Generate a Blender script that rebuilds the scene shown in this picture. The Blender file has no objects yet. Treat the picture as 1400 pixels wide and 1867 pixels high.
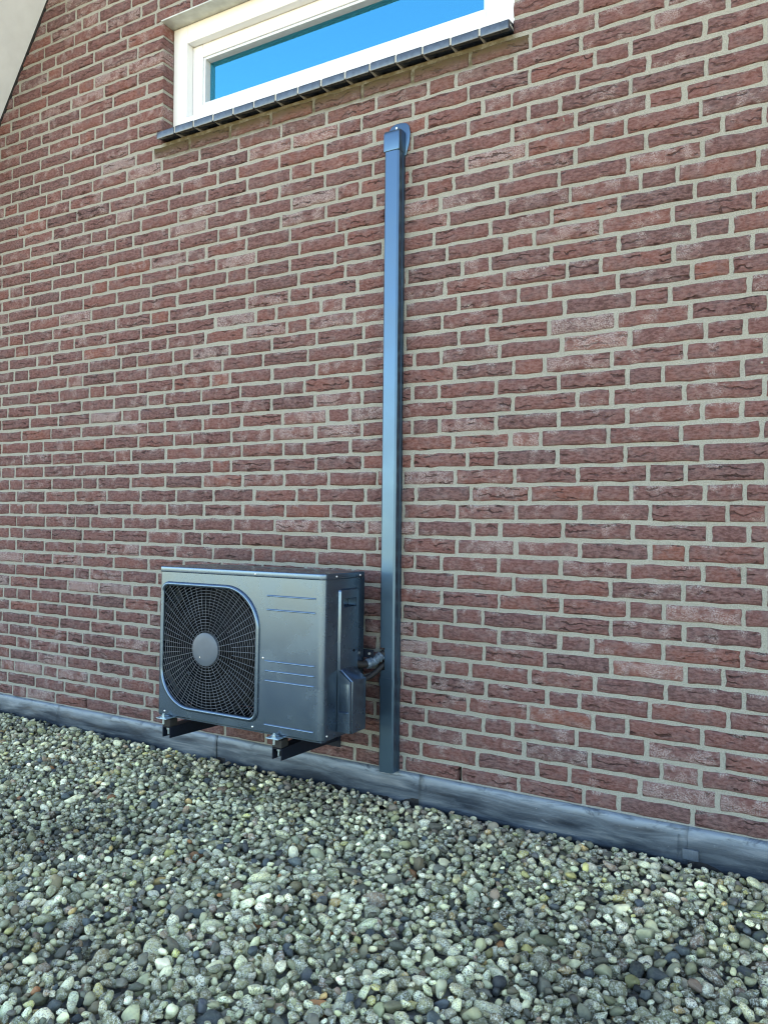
import bpy, bmesh, math, random
import numpy as np
from mathutils import Vector, Matrix

SC = bpy.context.scene
COL = SC.collection
RNG = np.random.default_rng(7)
random.seed(7)

# ---------------------------------------------------------------- camera, sky, sun, exposure
CAM_POS = np.array([3.53542, -2.53159, 0.94976])
CAM_FWD = np.array([-0.48844130, 0.87257979, 0.00544052])
CAM_RGT = np.array([0.8725749, 0.48837545, 0.01012277])
CAM_UP = np.array([-0.00617591, -0.00969163, 0.99993396])
cam_data = bpy.data.cameras.new('camera')
cam_data.sensor_fit = 'HORIZONTAL'
cam_data.sensor_width = 36.0
cam_data.lens = 36.0
cam_data.clip_start = 0.05
cam_data.clip_end = 9000
cam = bpy.data.objects.new('camera', cam_data)
COL.objects.link(cam)
cam.matrix_world = Matrix((
    (CAM_RGT[0], CAM_UP[0], -CAM_FWD[0], CAM_POS[0]),
    (CAM_RGT[1], CAM_UP[1], -CAM_FWD[1], CAM_POS[1]),
    (CAM_RGT[2], CAM_UP[2], -CAM_FWD[2], CAM_POS[2]),
    (0, 0, 0, 1)))
SC.camera = cam

SUN_EL = math.radians(36)
SUN_AZ = math.atan2(0.47, 0.88)          # clockwise from +Y: behind the gable, to the right
world = bpy.data.worlds.new('World')
SC.world = world
world.use_nodes = True
wn = world.node_tree
for n in list(wn.nodes):
    wn.nodes.remove(n)
sky = wn.nodes.new('ShaderNodeTexSky')
sky.sky_type = 'NISHITA'
sky.sun_disc = False
sky.sun_elevation = SUN_EL
sky.sun_rotation = SUN_AZ
sky.altitude = 10
sky.air_density = 1.0
sky.dust_density = 0.2
sky.ozone_density = 5.0
bg = wn.nodes.new('ShaderNodeBackground')
bg.inputs['Strength'].default_value = 0.13
wo = wn.nodes.new('ShaderNodeOutputWorld')
wn.links.new(sky.outputs[0], bg.inputs[0])
wn.links.new(bg.outputs[0], wo.inputs[0])

sun_data = bpy.data.lights.new('sun', 'SUN')
sun_data.energy = 4.0
sun_data.angle = math.radians(0.5)
sun_data.color = (1.0, 0.93, 0.82)
sun = bpy.data.objects.new('sun', sun_data)
COL.objects.link(sun)
sd = Vector((math.sin(SUN_AZ) * math.cos(SUN_EL), math.cos(SUN_AZ) * math.cos(SUN_EL), math.sin(SUN_EL)))
sun.rotation_euler = sd.to_track_quat('Z', 'Y').to_euler()
sun.location = (8, 20, 16)

vs = SC.view_settings
vs.view_transform = 'Standard'
vs.look = 'None'
vs.gamma = 1.0
vs.use_curve_mapping = False
vs.exposure = 2.65
vs.use_white_balance = True              # the phone balanced its picture for open shade
vs.white_balance_temperature = 9300
vs.white_balance_tint = 10
SC.cycles.max_bounces = 5
SC.cycles.diffuse_bounces = 2
SC.cycles.glossy_bounces = 3
SC.cycles.transparent_max_bounces = 6
SC.cycles.caustics_reflective = False
SC.cycles.caustics_refractive = False
SC.cycles.use_denoising = True
SC.cycles.filter_width = 1.1
SC.cycles.sample_clamp_indirect = 4.0

# ---------------------------------------------------------------- helpers
def link(name, me, mat=None, parent=None, smooth=False):
    o = bpy.data.objects.new(name, me)
    COL.objects.link(o)
    if mat is not None:
        me.materials.append(mat)
    if parent is not None:
        o.parent = parent
    if smooth and len(me.polygons):
        me.polygons.foreach_set('use_smooth', [True] * len(me.polygons))
    return o

def empty(name, loc=(0, 0, 0), parent=None):
    o = bpy.data.objects.new(name, None)
    o.empty_display_size = 0.1
    o.location = loc
    COL.objects.link(o)
    if parent is not None:
        o.parent = parent
    return o

def tag(o, label=None, cat=None, group=None, kind=None):
    for k, v in (('label', label), ('category', cat), ('group', group), ('kind', kind)):
        if v:
            o[k] = v
    return o

def mesh_np(name, verts, faces_flat, nper):
    """mesh from arrays whose faces all have nper corners"""
    verts = np.asarray(verts, dtype=np.float32)
    faces = np.asarray(faces_flat, dtype=np.int32).reshape(-1, nper)
    me = bpy.data.meshes.new(name)
    me.vertices.add(len(verts))
    me.vertices.foreach_set('co', verts.ravel())
    me.loops.add(faces.size)
    me.loops.foreach_set('vertex_index', faces.ravel())
    me.polygons.add(len(faces))
    me.polygons.foreach_set('loop_start', np.arange(len(faces), dtype=np.int32) * nper)
    me.update(calc_edges=True)
    return me

class MB:
    """collects simple solids into one mesh"""
    def __init__(self):
        self.v = []
        self.f = []
    def add(self, vs_, fs_):
        b = len(self.v)
        self.v += [tuple(float(c) for c in v) for v in vs_]
        self.f += [tuple(b + i for i in f) for f in fs_]
        return self
    def box(self, x0, x1, y0, y1, z0, z1):
        return self.add([(x0, y0, z0), (x1, y0, z0), (x1, y1, z0), (x0, y1, z0), (x0, y0, z1), (x1, y0, z1), (x1, y1, z1), (x0, y1, z1)],
                        [(0, 3, 2, 1), (4, 5, 6, 7), (0, 1, 5, 4), (1, 2, 6, 5), (2, 3, 7, 6), (3, 0, 4, 7)])
    def quad(self, a, b, c, d):
        return self.add([a, b, c, d], [(0, 1, 2, 3)])
    def prism(self, poly, d):
        """extrude a closed polygon of 3-D points by the vector d"""
        n = len(poly)
        d = np.array(d)
        vv = [np.array(q, float) for q in poly] + [np.array(q, float) + d for q in poly]
        return self.add(vv, [tuple(range(n - 1, -1, -1)), tuple(range(n, 2 * n))] + [(i, (i + 1) % n, n + (i + 1) % n, n + i) for i in range(n)])
    def tube(self, pts, r, n=8, closed=False, caps=True):
        pts = [np.array(q, float) for q in pts]
        m = len(pts)
        rs = r if hasattr(r, '__len__') else [r] * m
        rings = []
        up = None
        for i in range(m):
            a = pts[(i - 1) % m] if (closed or i > 0) else pts[i]
            b = pts[(i + 1) % m] if (closed or i < m - 1) else pts[i]
            t = b - a
            t = t / (np.linalg.norm(t) + 1e-12)
            if up is None:
                up = np.array((0, 0, 1.0)) if abs(t[2]) < 0.9 else np.array((1.0, 0, 0))
            s = np.cross(t, up); s /= np.linalg.norm(s) + 1e-12
            up = np.cross(s, t)
            rings.append([pts[i] + rs[i] * (math.cos(2 * math.pi * k / n) * s + math.sin(2 * math.pi * k / n) * up) for k in range(n)])
        vv = [q for ring in rings for q in ring]
        ff = []
        for i in range(m if closed else m - 1):
            j = (i + 1) % m
            for k in range(n):
                ff.append((i * n + k, i * n + (k + 1) % n, j * n + (k + 1) % n, j * n + k))
        if caps and not closed:
            ff.append(tuple(range(n - 1, -1, -1)))
            ff.append(tuple((m - 1) * n + k for k in range(n)))
        return self.add(vv, ff)
    def build(self, name, mat=None, parent=None, smooth=False, bevel=0.0, seg=2, normals=True):
        me = bpy.data.meshes.new(name)
        me.from_pydata(self.v, [], self.f)
        if normals or bevel:
            bm = bmesh.new(); bm.from_mesh(me)
            if normals:
                bmesh.ops.recalc_face_normals(bm, faces=bm.faces)
            if bevel:
                es = [e for e in bm.edges if len(e.link_faces) == 2 and e.calc_face_angle(0) > 0.5]
                bmesh.ops.bevel(bm, geom=es, offset=bevel, segments=seg, profile=0.5, affect='EDGES', clamp_overlap=True)
            bm.to_mesh(me); bm.free()
        o = link(name, me, mat, parent, smooth)
        if smooth == 'auto':
            pass
        return o

def hide_seams(o, ang=0.6):
    """smooth shading with sharp edges kept"""
    me = o.data
    me.polygons.foreach_set('use_smooth', [True] * len(me.polygons))
    bm = bmesh.new(); bm.from_mesh(me)
    for e in bm.edges:
        e.smooth = not (len(e.link_faces) != 2 or e.calc_face_angle(0) > ang)
    bm.to_mesh(me); bm.free()
    return o

# ---------------------------------------------------------------- materials
class NT:
    def __init__(self, name):
        self.m = bpy.data.materials.new(name)
        self.m.use_nodes = True
        self.t = self.m.node_tree
        self.p = self.t.nodes['Principled BSDF']
        self.out = self.t.nodes['Material Output']
    def n(self, typ, **kw):
        nd = self.t.nodes.new(typ)
        for k, v in kw.items():
            setattr(nd, k, v)
        return nd
    def put(self, sock, v):
        if hasattr(v, 'node'):
            self.t.links.new(v, sock)
        elif isinstance(v, (tuple, list)) and len(v) == 3 and sock.type == 'RGBA':
            sock.default_value = (*v, 1)
        else:
            sock.default_value = v
    def math(self, op, a, b=0.0, c=0.0, clamp=False):
        nd = self.n('ShaderNodeMath', operation=op, use_clamp=clamp)
        for i, v in enumerate((a, b, c)):
            self.put(nd.inputs[i], v)
        return nd.outputs[0]
    def vmath(self, op, a, b):
        nd = self.n('ShaderNodeVectorMath', operation=op)
        self.put(nd.inputs[0], a); self.put(nd.inputs[1], b)
        return nd.outputs[0]
    def noise(self, vec, scale, detail=4, rough=0.55, dist=0.0, out=0):
        nd = self.n('ShaderNodeTexNoise')
        self.t.links.new(vec, nd.inputs['Vector'])
        nd.inputs['Scale'].default_value = scale
        nd.inputs['Detail'].default_value = detail
        nd.inputs['Roughness'].default_value = rough
        nd.inputs['Distortion'].default_value = dist
        return nd.outputs[out]
    def vor(self, vec, scale, feature='F1', rnd=1.0, out=0):
        nd = self.n('ShaderNodeTexVoronoi', feature=feature)
        self.t.links.new(vec, nd.inputs['Vector'])
        nd.inputs['Scale'].default_value = scale
        nd.inputs['Randomness'].default_value = rnd
        return nd.outputs[out]
    def ramp(self, v, a, b, lo=0.0, hi=1.0, smooth=True):
        nd = self.n('ShaderNodeMapRange', interpolation_type='SMOOTHSTEP' if smooth else 'LINEAR')
        self.put(nd.inputs['Value'], v)
        for k, q in (('From Min', a), ('From Max', b), ('To Min', lo), ('To Max', hi)):
            self.put(nd.inputs[k], q)
        return nd.outputs[0]
    def mix(self, f, a, b, blend='MIX'):
        nd = self.n('ShaderNodeMix', data_type='RGBA', blend_type=blend)
        self.put(nd.inputs[0], f); self.put(nd.inputs[6], a); self.put(nd.inputs[7], b)
        return nd.outputs[2]
    def colramp(self, v, stops, interp='LINEAR'):
        nd = self.n('ShaderNodeValToRGB')
        cr = nd.color_ramp
        cr.interpolation = interp
        while len(cr.elements) > 1:
            cr.elements.remove(cr.elements[-1])
        cr.elements[0].position = stops[0][0]; cr.elements[0].color = (*stops[0][1], 1)
        for pos, c in stops[1:]:
            e = cr.elements.new(pos); e.color = (*c, 1)
        self.put(nd.inputs[0], v)
        return nd.outputs[0]
    def attr(self, name, out='Fac'):
        nd = self.n('ShaderNodeAttribute', attribute_name=name)
        return nd.outputs[out]
    def pos(self):
        return self.n('ShaderNodeNewGeometry').outputs['Position']
    def scale(self, vec, s):
        return self.vmath('MULTIPLY', vec, s)
    def bump(self, h, strength, dist, normal=None):
        nd = self.n('ShaderNodeBump')
        nd.inputs['Strength'].default_value = strength
        nd.inputs['Distance'].default_value = dist
        self.put(nd.inputs['Height'], h)
        if normal is not None:
            self.put(nd.inputs['Normal'], normal)
        return nd.outputs[0]
    def set(self, **kw):
        for k, v in kw.items():
            self.put(self.p.inputs[k.replace('_', ' ')], v)
        return self

def m_brick():
    t = NT('handformed_brick')
    loc = t.attr('loc', 'Vector')
    tone = t.attr('tone')
    bloom = t.attr('bloom')
    crease = t.attr('crease')
    base = t.colramp(tone, [(0.0, (0.095, 0.052, 0.053)), (0.3, (0.126, 0.060, 0.059)), (0.55, (0.150, 0.066, 0.062)), (0.8, (0.175, 0.071, 0.061)), (1.0, (0.215, 0.080, 0.060))])
    # cloudy purple-grey firing marks within each brick
    n1 = t.noise(loc, 18, 3, 0.65, 0.3)
    c = t.mix(t.ramp(n1, 0.42, 0.68, 0, 0.6), base, (0.140, 0.094, 0.096))
    coarse = t.noise(t.scale(loc, (0.8, 1.6, 1)), 85, 3, 0.7)
    c = t.mix(t.ramp(coarse, 0.40, 0.64, 0.0, 0.62), c, t.mix(0.6, c, (0.33, 0.20, 0.19)))
    # folds of the clay: short wavy creases that run along the brick, only where it has them
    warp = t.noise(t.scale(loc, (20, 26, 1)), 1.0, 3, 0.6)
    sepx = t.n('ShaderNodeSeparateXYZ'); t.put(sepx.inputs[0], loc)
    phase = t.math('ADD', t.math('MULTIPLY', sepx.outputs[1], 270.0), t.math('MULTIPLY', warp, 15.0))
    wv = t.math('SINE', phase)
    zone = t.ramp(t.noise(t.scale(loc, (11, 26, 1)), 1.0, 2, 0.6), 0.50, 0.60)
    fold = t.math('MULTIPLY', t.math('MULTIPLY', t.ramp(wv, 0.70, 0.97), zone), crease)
    c = t.mix(t.ramp(coarse, 0.46, 0.34, 0.0, 0.55), c, t.mix(0.6, c, (0.05, 0.028, 0.026)))
    # lime bloom: whitish grains caught on rough faces
    g = t.noise(t.scale(loc, (1, 1.5, 1)), 260, 2, 0.7)
    patch = t.noise(loc, 20, 2, 0.6)
    bl = t.math('MULTIPLY', t.ramp(g, 0.42, 0.60), t.ramp(patch, t.ramp(bloom, 0, 1, 0.60, 0.28), t.ramp(bloom, 0, 1, 0.78, 0.52)))
    c = t.mix(t.math('MULTIPLY', bl, t.ramp(bloom, 0, 1, 0.40, 0.78)), c, (0.46, 0.385, 0.375))
    c = t.mix(t.math('MULTIPLY', fold, 0.82), c, (0.040, 0.020, 0.017))  # shade inside the creases put into the colour, as bump casts none
    vz = t.attr('vz')
    sm = t.math('MULTIPLY', t.ramp(vz, 0.70, 0.97), t.math('MULTIPLY', t.ramp(g, 0.46, 0.58), t.ramp(patch, 0.48, 0.62)))
    c = t.mix(t.math('MULTIPLY', sm, 0.75), c, (0.42, 0.395, 0.37))
    alg_shade = t.attr('algae_shade')
    c = t.mix(t.math('MULTIPLY', t.math('MULTIPLY', alg_shade, t.ramp(vz, 0.0, 0.85, 0.25, 1.0)), t.ramp(coarse, 0.25, 0.7, 0.55, 1.0)), c, (0.070, 0.054, 0.017))  # olive algae together with painted shade of the sill above
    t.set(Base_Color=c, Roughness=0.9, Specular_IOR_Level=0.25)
    h = t.math('ADD', t.math('MULTIPLY', g, 0.45), t.math('MULTIPLY', coarse, 0.9))
    h = t.math('SUBTRACT', h, t.math('MULTIPLY', fold, 1.9))
    t.set(Normal=t.bump(h, 1.0, 0.0052))
    return t.m

def m_mortar():
    t = NT('mortar')
    P = t.pos()
    a = t.noise(P, 420, 2, 0.7)
    b = t.noise(P, 35, 3, 0.6)
    w = t.noise(P, 1.3, 2, 0.5)
    c = t.colramp(a, [(0.28, (0.165, 0.170, 0.146)), (0.5, (0.325, 0.325, 0.286)), (0.72, (0.47, 0.468, 0.42))])
    c = t.mix(t.ramp(b, 0.35, 0.75, 0, 0.35), c, (0.33, 0.33, 0.29))
    c = t.mix(t.ramp(w, 0.35, 0.7, 0, 0.22), c, (0.22, 0.215, 0.175))
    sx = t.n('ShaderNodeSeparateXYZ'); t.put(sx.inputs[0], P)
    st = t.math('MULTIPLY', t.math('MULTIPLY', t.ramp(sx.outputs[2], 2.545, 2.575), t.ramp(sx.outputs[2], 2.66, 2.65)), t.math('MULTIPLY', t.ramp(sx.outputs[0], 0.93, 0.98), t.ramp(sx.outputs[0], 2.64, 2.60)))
    c = t.mix(t.math('MULTIPLY', st, t.ramp(b, 0.3, 0.6, 0.55, 0.9)), c, (0.085, 0.065, 0.028))  # algae stain and the sill's shade, both painted into the joints
    t.set(Base_Color=c, Roughness=0.95, Specular_IOR_Level=0.2)
    h = t.math('ADD', t.math('MULTIPLY', a, 0.5), t.math('MULTIPLY', b, 1.2))
    t.set(Normal=t.bump(h, 1.0, 0.0035))
    return t.m

def m_paint(name, base, rough=0.3, metal=0.35, grime=0.10):
    t = NT(name)
    P = t.pos()
    n = t.noise(P, 9, 4, 0.6)
    c = t.mix(t.ramp(n, 0.4, 0.8, 0, grime), base, (0.30, 0.30, 0.29))
    t.set(Base_Color=c, Metallic=metal, Roughness=t.ramp(n, 0.3, 0.8, rough - 0.03, rough + 0.06))
    t.set(Normal=t.bump(t.noise(P, 4, 1, 0.5), 0.04, 0.004))
    return t.m

def m_plain(name, col, rough=0.5, metal=0.0, var=0.08, sc=30, spec=0.5, bump=0.0):
    t = NT(name)
    P = t.pos()
    n = t.noise(P, sc, 4, 0.6)
    c = t.mix(t.ramp(n, 0.3, 0.75, 0, 1.0), tuple(x * (1 - var) for x in col), tuple(min(1, x * (1 + var)) for x in col))
    t.set(Base_Color=c, Roughness=rough, Metallic=metal, Specular_IOR_Level=spec)
    if bump:
        t.set(Normal=t.bump(t.noise(P, sc * 6, 3, 0.6), bump, 0.003))
    return t.m

def m_lead():
    t = NT('weathered_lead')
    P = t.pos()
    s1 = t.noise(t.scale(P, (3.0, 9, 26)), 1.0, 5, 0.6, 0.8)
    s2 = t.noise(t.scale(P, (10, 10, 36)), 1.0, 5, 0.65, 1.2)
    sp = t.noise(P, 330, 2, 0.6)
    c = t.colramp(s1, [(0.30, (0.022, 0.033, 0.048)), (0.42, (0.040, 0.060, 0.086)), (0.56, (0.085, 0.118, 0.152)), (0.76, (0.23, 0.265, 0.295))])
    c = t.mix(t.ramp(s2, 0.58, 0.80, 0, 0.55), c, (0.16, 0.22, 0.28))
    c = t.mix(t.math('MULTIPLY', t.ramp(sp, 0.70, 0.78), t.ramp(s2, 0.45, 0.6)), c, (0.6, 0.6, 0.6))
    sz = t.n('ShaderNodeSeparateXYZ'); t.put(sz.inputs[0], P)
    ox = t.math('MULTIPLY', t.ramp(sz.outputs[2], -0.030, -0.006), t.ramp(s2, 0.34, 0.56))
    c = t.mix(t.math('MULTIPLY', ox, 0.75), c, (0.20, 0.26, 0.31))
    t.set(Base_Color=c, Metallic=0.35, Roughness=t.ramp(s1, 0.3, 0.8, 0.36, 0.62))
    h = t.math('ADD', t.math('MULTIPLY', s2, 0.5), t.noise(P, 22, 3, 0.5))
    t.set(Normal=t.bump(h, 0.35, 0.006))
    return t.m

def m_pebble():
    t = NT('river_pebble')
    colr = t.attr('pcol', 'Color')
    sp = t.attr('speck')
    P = t.pos()
    a = t.noise(P, 150, 3, 0.75, 0.6)
    v = t.noise(P, 300, 2, 0.7)
    big = t.noise(P, 55, 2, 0.6)
    c = t.mix(t.ramp(big, 0.3, 0.7, 0.0, 0.4), colr, t.mix(0.5, colr, (0.16, 0.17, 0.155)))
    c = t.mix(t.math('MULTIPLY', t.math('MULTIPLY', sp, t.ramp(a, 0.49, 0.56)), 0.70), c, (0.86, 0.86, 0.72))
    c = t.mix(t.math('MULTIPLY', t.math('MULTIPLY', sp, t.ramp(v, 0.53, 0.59)), 0.85), c, (0.030, 0.030, 0.022))
    moss = t.ramp(t.noise(P, 3.0, 2, 0.6), 0.42, 0.72)
    c = t.mix(t.math('MULTIPLY', moss, t.ramp(big, 0.45, 0.7, 0, 0.5)), c, (0.13, 0.145, 0.035))
    t.set(Base_Color=c, Roughness=0.72, Specular_IOR_Level=0.35)
    t.set(Normal=t.bump(t.math('ADD', t.math('MULTIPLY', a, 0.8), t.math('MULTIPLY', v, 0.4)), 0.7, 0.0026))
    return t.m

def m_gravel_far():
    t = NT('gravel_far')
    P = t.pos()
    d = t.vor(P, 34)
    cell = t.vor(P, 34, out=1)
    c = t.colramp(t.n('ShaderNodeSeparateColor').outputs[0], [(0, (0.1, 0.1, 0.1))]) if False else None
    sep = t.n('ShaderNodeSeparateColor')
    t.put(sep.inputs[0], cell)
    c = t.colramp(sep.outputs[0], [(0.0, (0.07, 0.08, 0.085)), (0.35, (0.19, 0.20, 0.18)), (0.7, (0.30, 0.31, 0.28)), (1.0, (0.45, 0.45, 0.42))])
    t.set(Base_Color=c, Roughness=0.8)
    t.set(Normal=t.bump(t.ramp(d, 0, 0.6, 1, 0), 0.35, 0.012))
    return t.m

def m_unseen_field():
    t = NT('unseen_pale_field')  # unseen field, made pale and warm for the light it reflects
    P = t.pos()
    a = t.noise(P, 0.03, 5, 0.6)
    b = t.noise(P, 1.5, 4, 0.6)
    c = t.colramp(a, [(0.35, (0.42, 0.35, 0.22)), (0.55, (0.48, 0.40, 0.26)), (0.7, (0.36, 0.32, 0.19))])
    c = t.mix(t.ramp(b, 0.3, 0.7, 0, 0.4), c, (0.38, 0.32, 0.20))
    t.set(Base_Color=c, Roughness=0.95)
    return t.m

def m_glass():
    t = NT('sky_tinted_window_glass')
    g = t.n('ShaderNodeBsdfGlossy')
    g.inputs['Color'].default_value = (0.06, 0.70, 1.0, 1)  # deep blue of the reflected sky put into the gloss tint
    g.inputs['Roughness'].default_value = 0.015
    tr = t.n('ShaderNodeBsdfTransparent')
    tr.inputs['Color'].default_value = (0.55, 0.6, 0.6, 1)
    f = t.n('ShaderNodeFresnel')
    f.inputs['IOR'].default_value = 2.6
    mx = t.n('ShaderNodeMixShader')
    t.put(mx.inputs[0], t.ramp(f.outputs[0], 0, 1, 0.40, 1.0, False))
    t.put(mx.inputs[1], tr.outputs[0]); t.put(mx.inputs[2], g.outputs[0])
    t.t.nodes.remove(t.p)
    t.put(t.out.inputs[0], mx.outputs[0])
    return t.m

def m_white():
    t = NT('white_lacquer')
    P = t.pos()
    n = t.noise(P, 14, 4, 0.6)
    t.set(Base_Color=t.mix(t.ramp(n, 0.4, 0.8, 0, 0.5), (0.81, 0.835, 0.84), (0.78, 0.80, 0.79)), Roughness=0.32)
    return t.m

M = dict(
    brick=m_brick(), mortar=m_mortar(), lead=m_lead(), pebble=m_pebble(), gravel=m_gravel_far(), field=m_unseen_field(), glass=m_glass(), white=m_white(),
    unit=m_paint('anthracite_cabinet_paint', (0.108, 0.172, 0.240), 0.26, 0.88, 0.0),
    duct=m_paint('anthracite_duct_plastic', (0.076, 0.150, 0.225), 0.31, 0.80, 0.02),
    wire=m_plain('guard_wire', (0.13, 0.155, 0.185), 0.4, 0.3, 0.1),
    hub=m_plain('grey_hub_plastic', (0.085, 0.115, 0.145), 0.45, 0.1, 0.05),
    dark=m_plain('black_plastic', (0.003, 0.004, 0.006), 0.7, 0.0, 0.2, spec=0.12),
    fin=m_plain('coil_fins', (0.006, 0.008, 0.011), 0.5, 0.0, 0.2, 120),
    zinc=m_plain('zinc_plated_steel', (0.50, 0.66, 0.72), 0.33, 0.85, 0.15, 120),
    screw=m_plain('bright_screw_head', (0.80, 0.80, 0.78), 0.28, 0.8, 0.05),
    black_steel=m_plain('black_coated_steel', (0.004, 0.009, 0.020), 0.5, 0.0, 0.25, 60, spec=0.3),
    rubber=m_plain('black_rubber', (0.02, 0.02, 0.02), 0.75, 0.0, 0.2),
    foam=m_plain('black_foam_insulation', (0.012, 0.012, 0.013), 0.55, 0.0, 0.3, 200, bump=0.4),
    wrap=m_plain('pale_wrapping_tape', (0.16, 0.23, 0.30), 0.3, 0.4, 0.3, 120),
    tile=m_plain('glazed_sill_tile', (0.045, 0.062, 0.085), 0.22, 0.2, 0.3, 45, spec=1.0),
    grout=m_plain('sill_grout', (0.42, 0.43, 0.40), 0.9, 0.0, 0.15, 200),
    soffit=m_plain('painted_soffit', (0.76, 0.835, 0.885), 0.6, 0.0, 0.06, 6, bump=0.1),
    lintel=m_plain('galvanised_lintel', (0.52, 0.55, 0.51), 0.5, 0.2, 0.12, 20),
    rooftile=m_plain('dark_roof_covering', (0.06, 0.06, 0.065), 0.8, 0.0, 0.2, 8),
    bitumen=m_plain('black_bitumen', (0.022, 0.022, 0.024), 0.8, 0.0, 0.4, 60, bump=0.6),
    plaster=m_plain('white_plaster', (0.7, 0.7, 0.68), 0.9, 0.0, 0.05),
    zinc_patch=m_plain('oxidised_lead_patch', (0.085, 0.12, 0.16), 0.5, 0.3, 0.2, 60),
    spacer=m_plain('pale_glazing_bead', (0.68, 0.77, 0.82), 0.4, 0.0, 0.05),
)

# ---------------------------------------------------------------- numbers of the place (metres; wall face at y = 0, x to the right, z up)
COURSE = 0.0625
APEX_X, APEX_Z, PITCH = 2.0, 6.166, 1.416            # gable ridge and rise per metre
def left_x(z): return 0.1452 + (z - 3.54) / PITCH
def right_x(z): return 2 * APEX_X - left_x(z)
WIN_L, WIN_R, WIN_B, WIN_T = 0.945, 2.6125, 2.634, 3.195
ROOF_Z = -0.158                                       # bed under the pebbles
WEEP = (0.483, 1.460, 2.436)

def project(P):
    d = np.asarray(P, float) - CAM_POS
    z = d @ CAM_FWD
    return np.stack([700 + 1400 * (d @ CAM_RGT) / z, 933.5 - 1400 * (d @ CAM_UP) / z, z], -1)

# ---------------------------------------------------------------- setting: ground and the flat roof in front of the gable
def build_ground():
    g = MB()
    n = 24
    xs = [-4000 * (1 - i / n) ** 3 + 0 if i < n else 0 for i in range(n)] + [4000 * (i / n) ** 3 for i in range(n + 1)]
    g.quad((-4000, -4000, -3.4), (4000, -4000, -3.4), (4000, 4000, -3.4), (-4000, 4000, -3.4))
    tag(g.build('ground', M['field']), kind='structure')

build_ground()
roof = tag(MB().box(-7, 13, -4.6, 0.02, -3.4, ROOF_Z).build('flat_roof', M['gravel']), kind='structure')
kerb = MB().box(-7.05, 13.05, -4.8, -4.6, -3.38, ROOF_Z + 0.10).build('roof_edge', M['lintel'], roof)

# ---------------------------------------------------------------- the brick house: gable wall, bricks, window, verge, flashing
house = tag(empty('house', (APEX_X, 0, -0.12)), 'brown brick gable wall with a high white window and pale verge', 'house')
H_INV = Vector((-APEX_X, 0, 0.12))
house_off = np.array([APEX_X, 0, -0.12])
def into_house(o):
    o.parent = house
    o.matrix_parent_inverse = Matrix.Translation(H_INV)
    return o

def build_wall():
    m = MB()
    Y = 0.0052
    holes = [(WIN_L - 0.003, WIN_R + 0.003, WIN_B, WIN_T)] + [(x - 0.0072, x + 0.0072, 0.006, 0.0565) for x in WEEP]
    cuts = sorted({-0.2, 0.0, 0.006, 0.0565, WIN_B, WIN_T, APEX_Z - 0.02})
    for z0, z1 in zip(cuts[:-1], cuts[1:]):
        hs = sorted(h for h in holes if h[2] <= z0 + 1e-6 and h[3] >= z1 - 1e-6)
        a0, a1 = left_x(z0), left_x(z1)
        for h in hs + [None]:
            b0, b1 = (h[0], h[0]) if h else (right_x(z0), right_x(z1))
            m.quad((a0, Y, z0), (b0, Y, z0), (b1, Y, z1), (a1, Y, z1))
            if h:
                a0 = a1 = h[1]
    d = 0.115
    x0, x1, z0, z1 = holes[0]
    m.quad((x0, Y, z0), (x0, Y, z1), (x0, d, z1), (x0, d, z0))
    m.quad((x1, Y, z0), (x1, d, z0), (x1, d, z1), (x1, Y, z1))
    m.quad((x0, Y, z0), (x0, d, z0), (x1, d, z0), (x1, Y, z0))
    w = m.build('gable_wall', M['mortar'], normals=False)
    into_house(w)
    # dark cavities behind the open weep joints
    c = MB()
    for x in WEEP:
        c.box(x - 0.03, x + 0.03, 0.05, 0.09, -0.01, 0.075)
    o = c.build('wall_cavity', M['bitumen'], w)
    return w
gable = build_wall()

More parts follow.
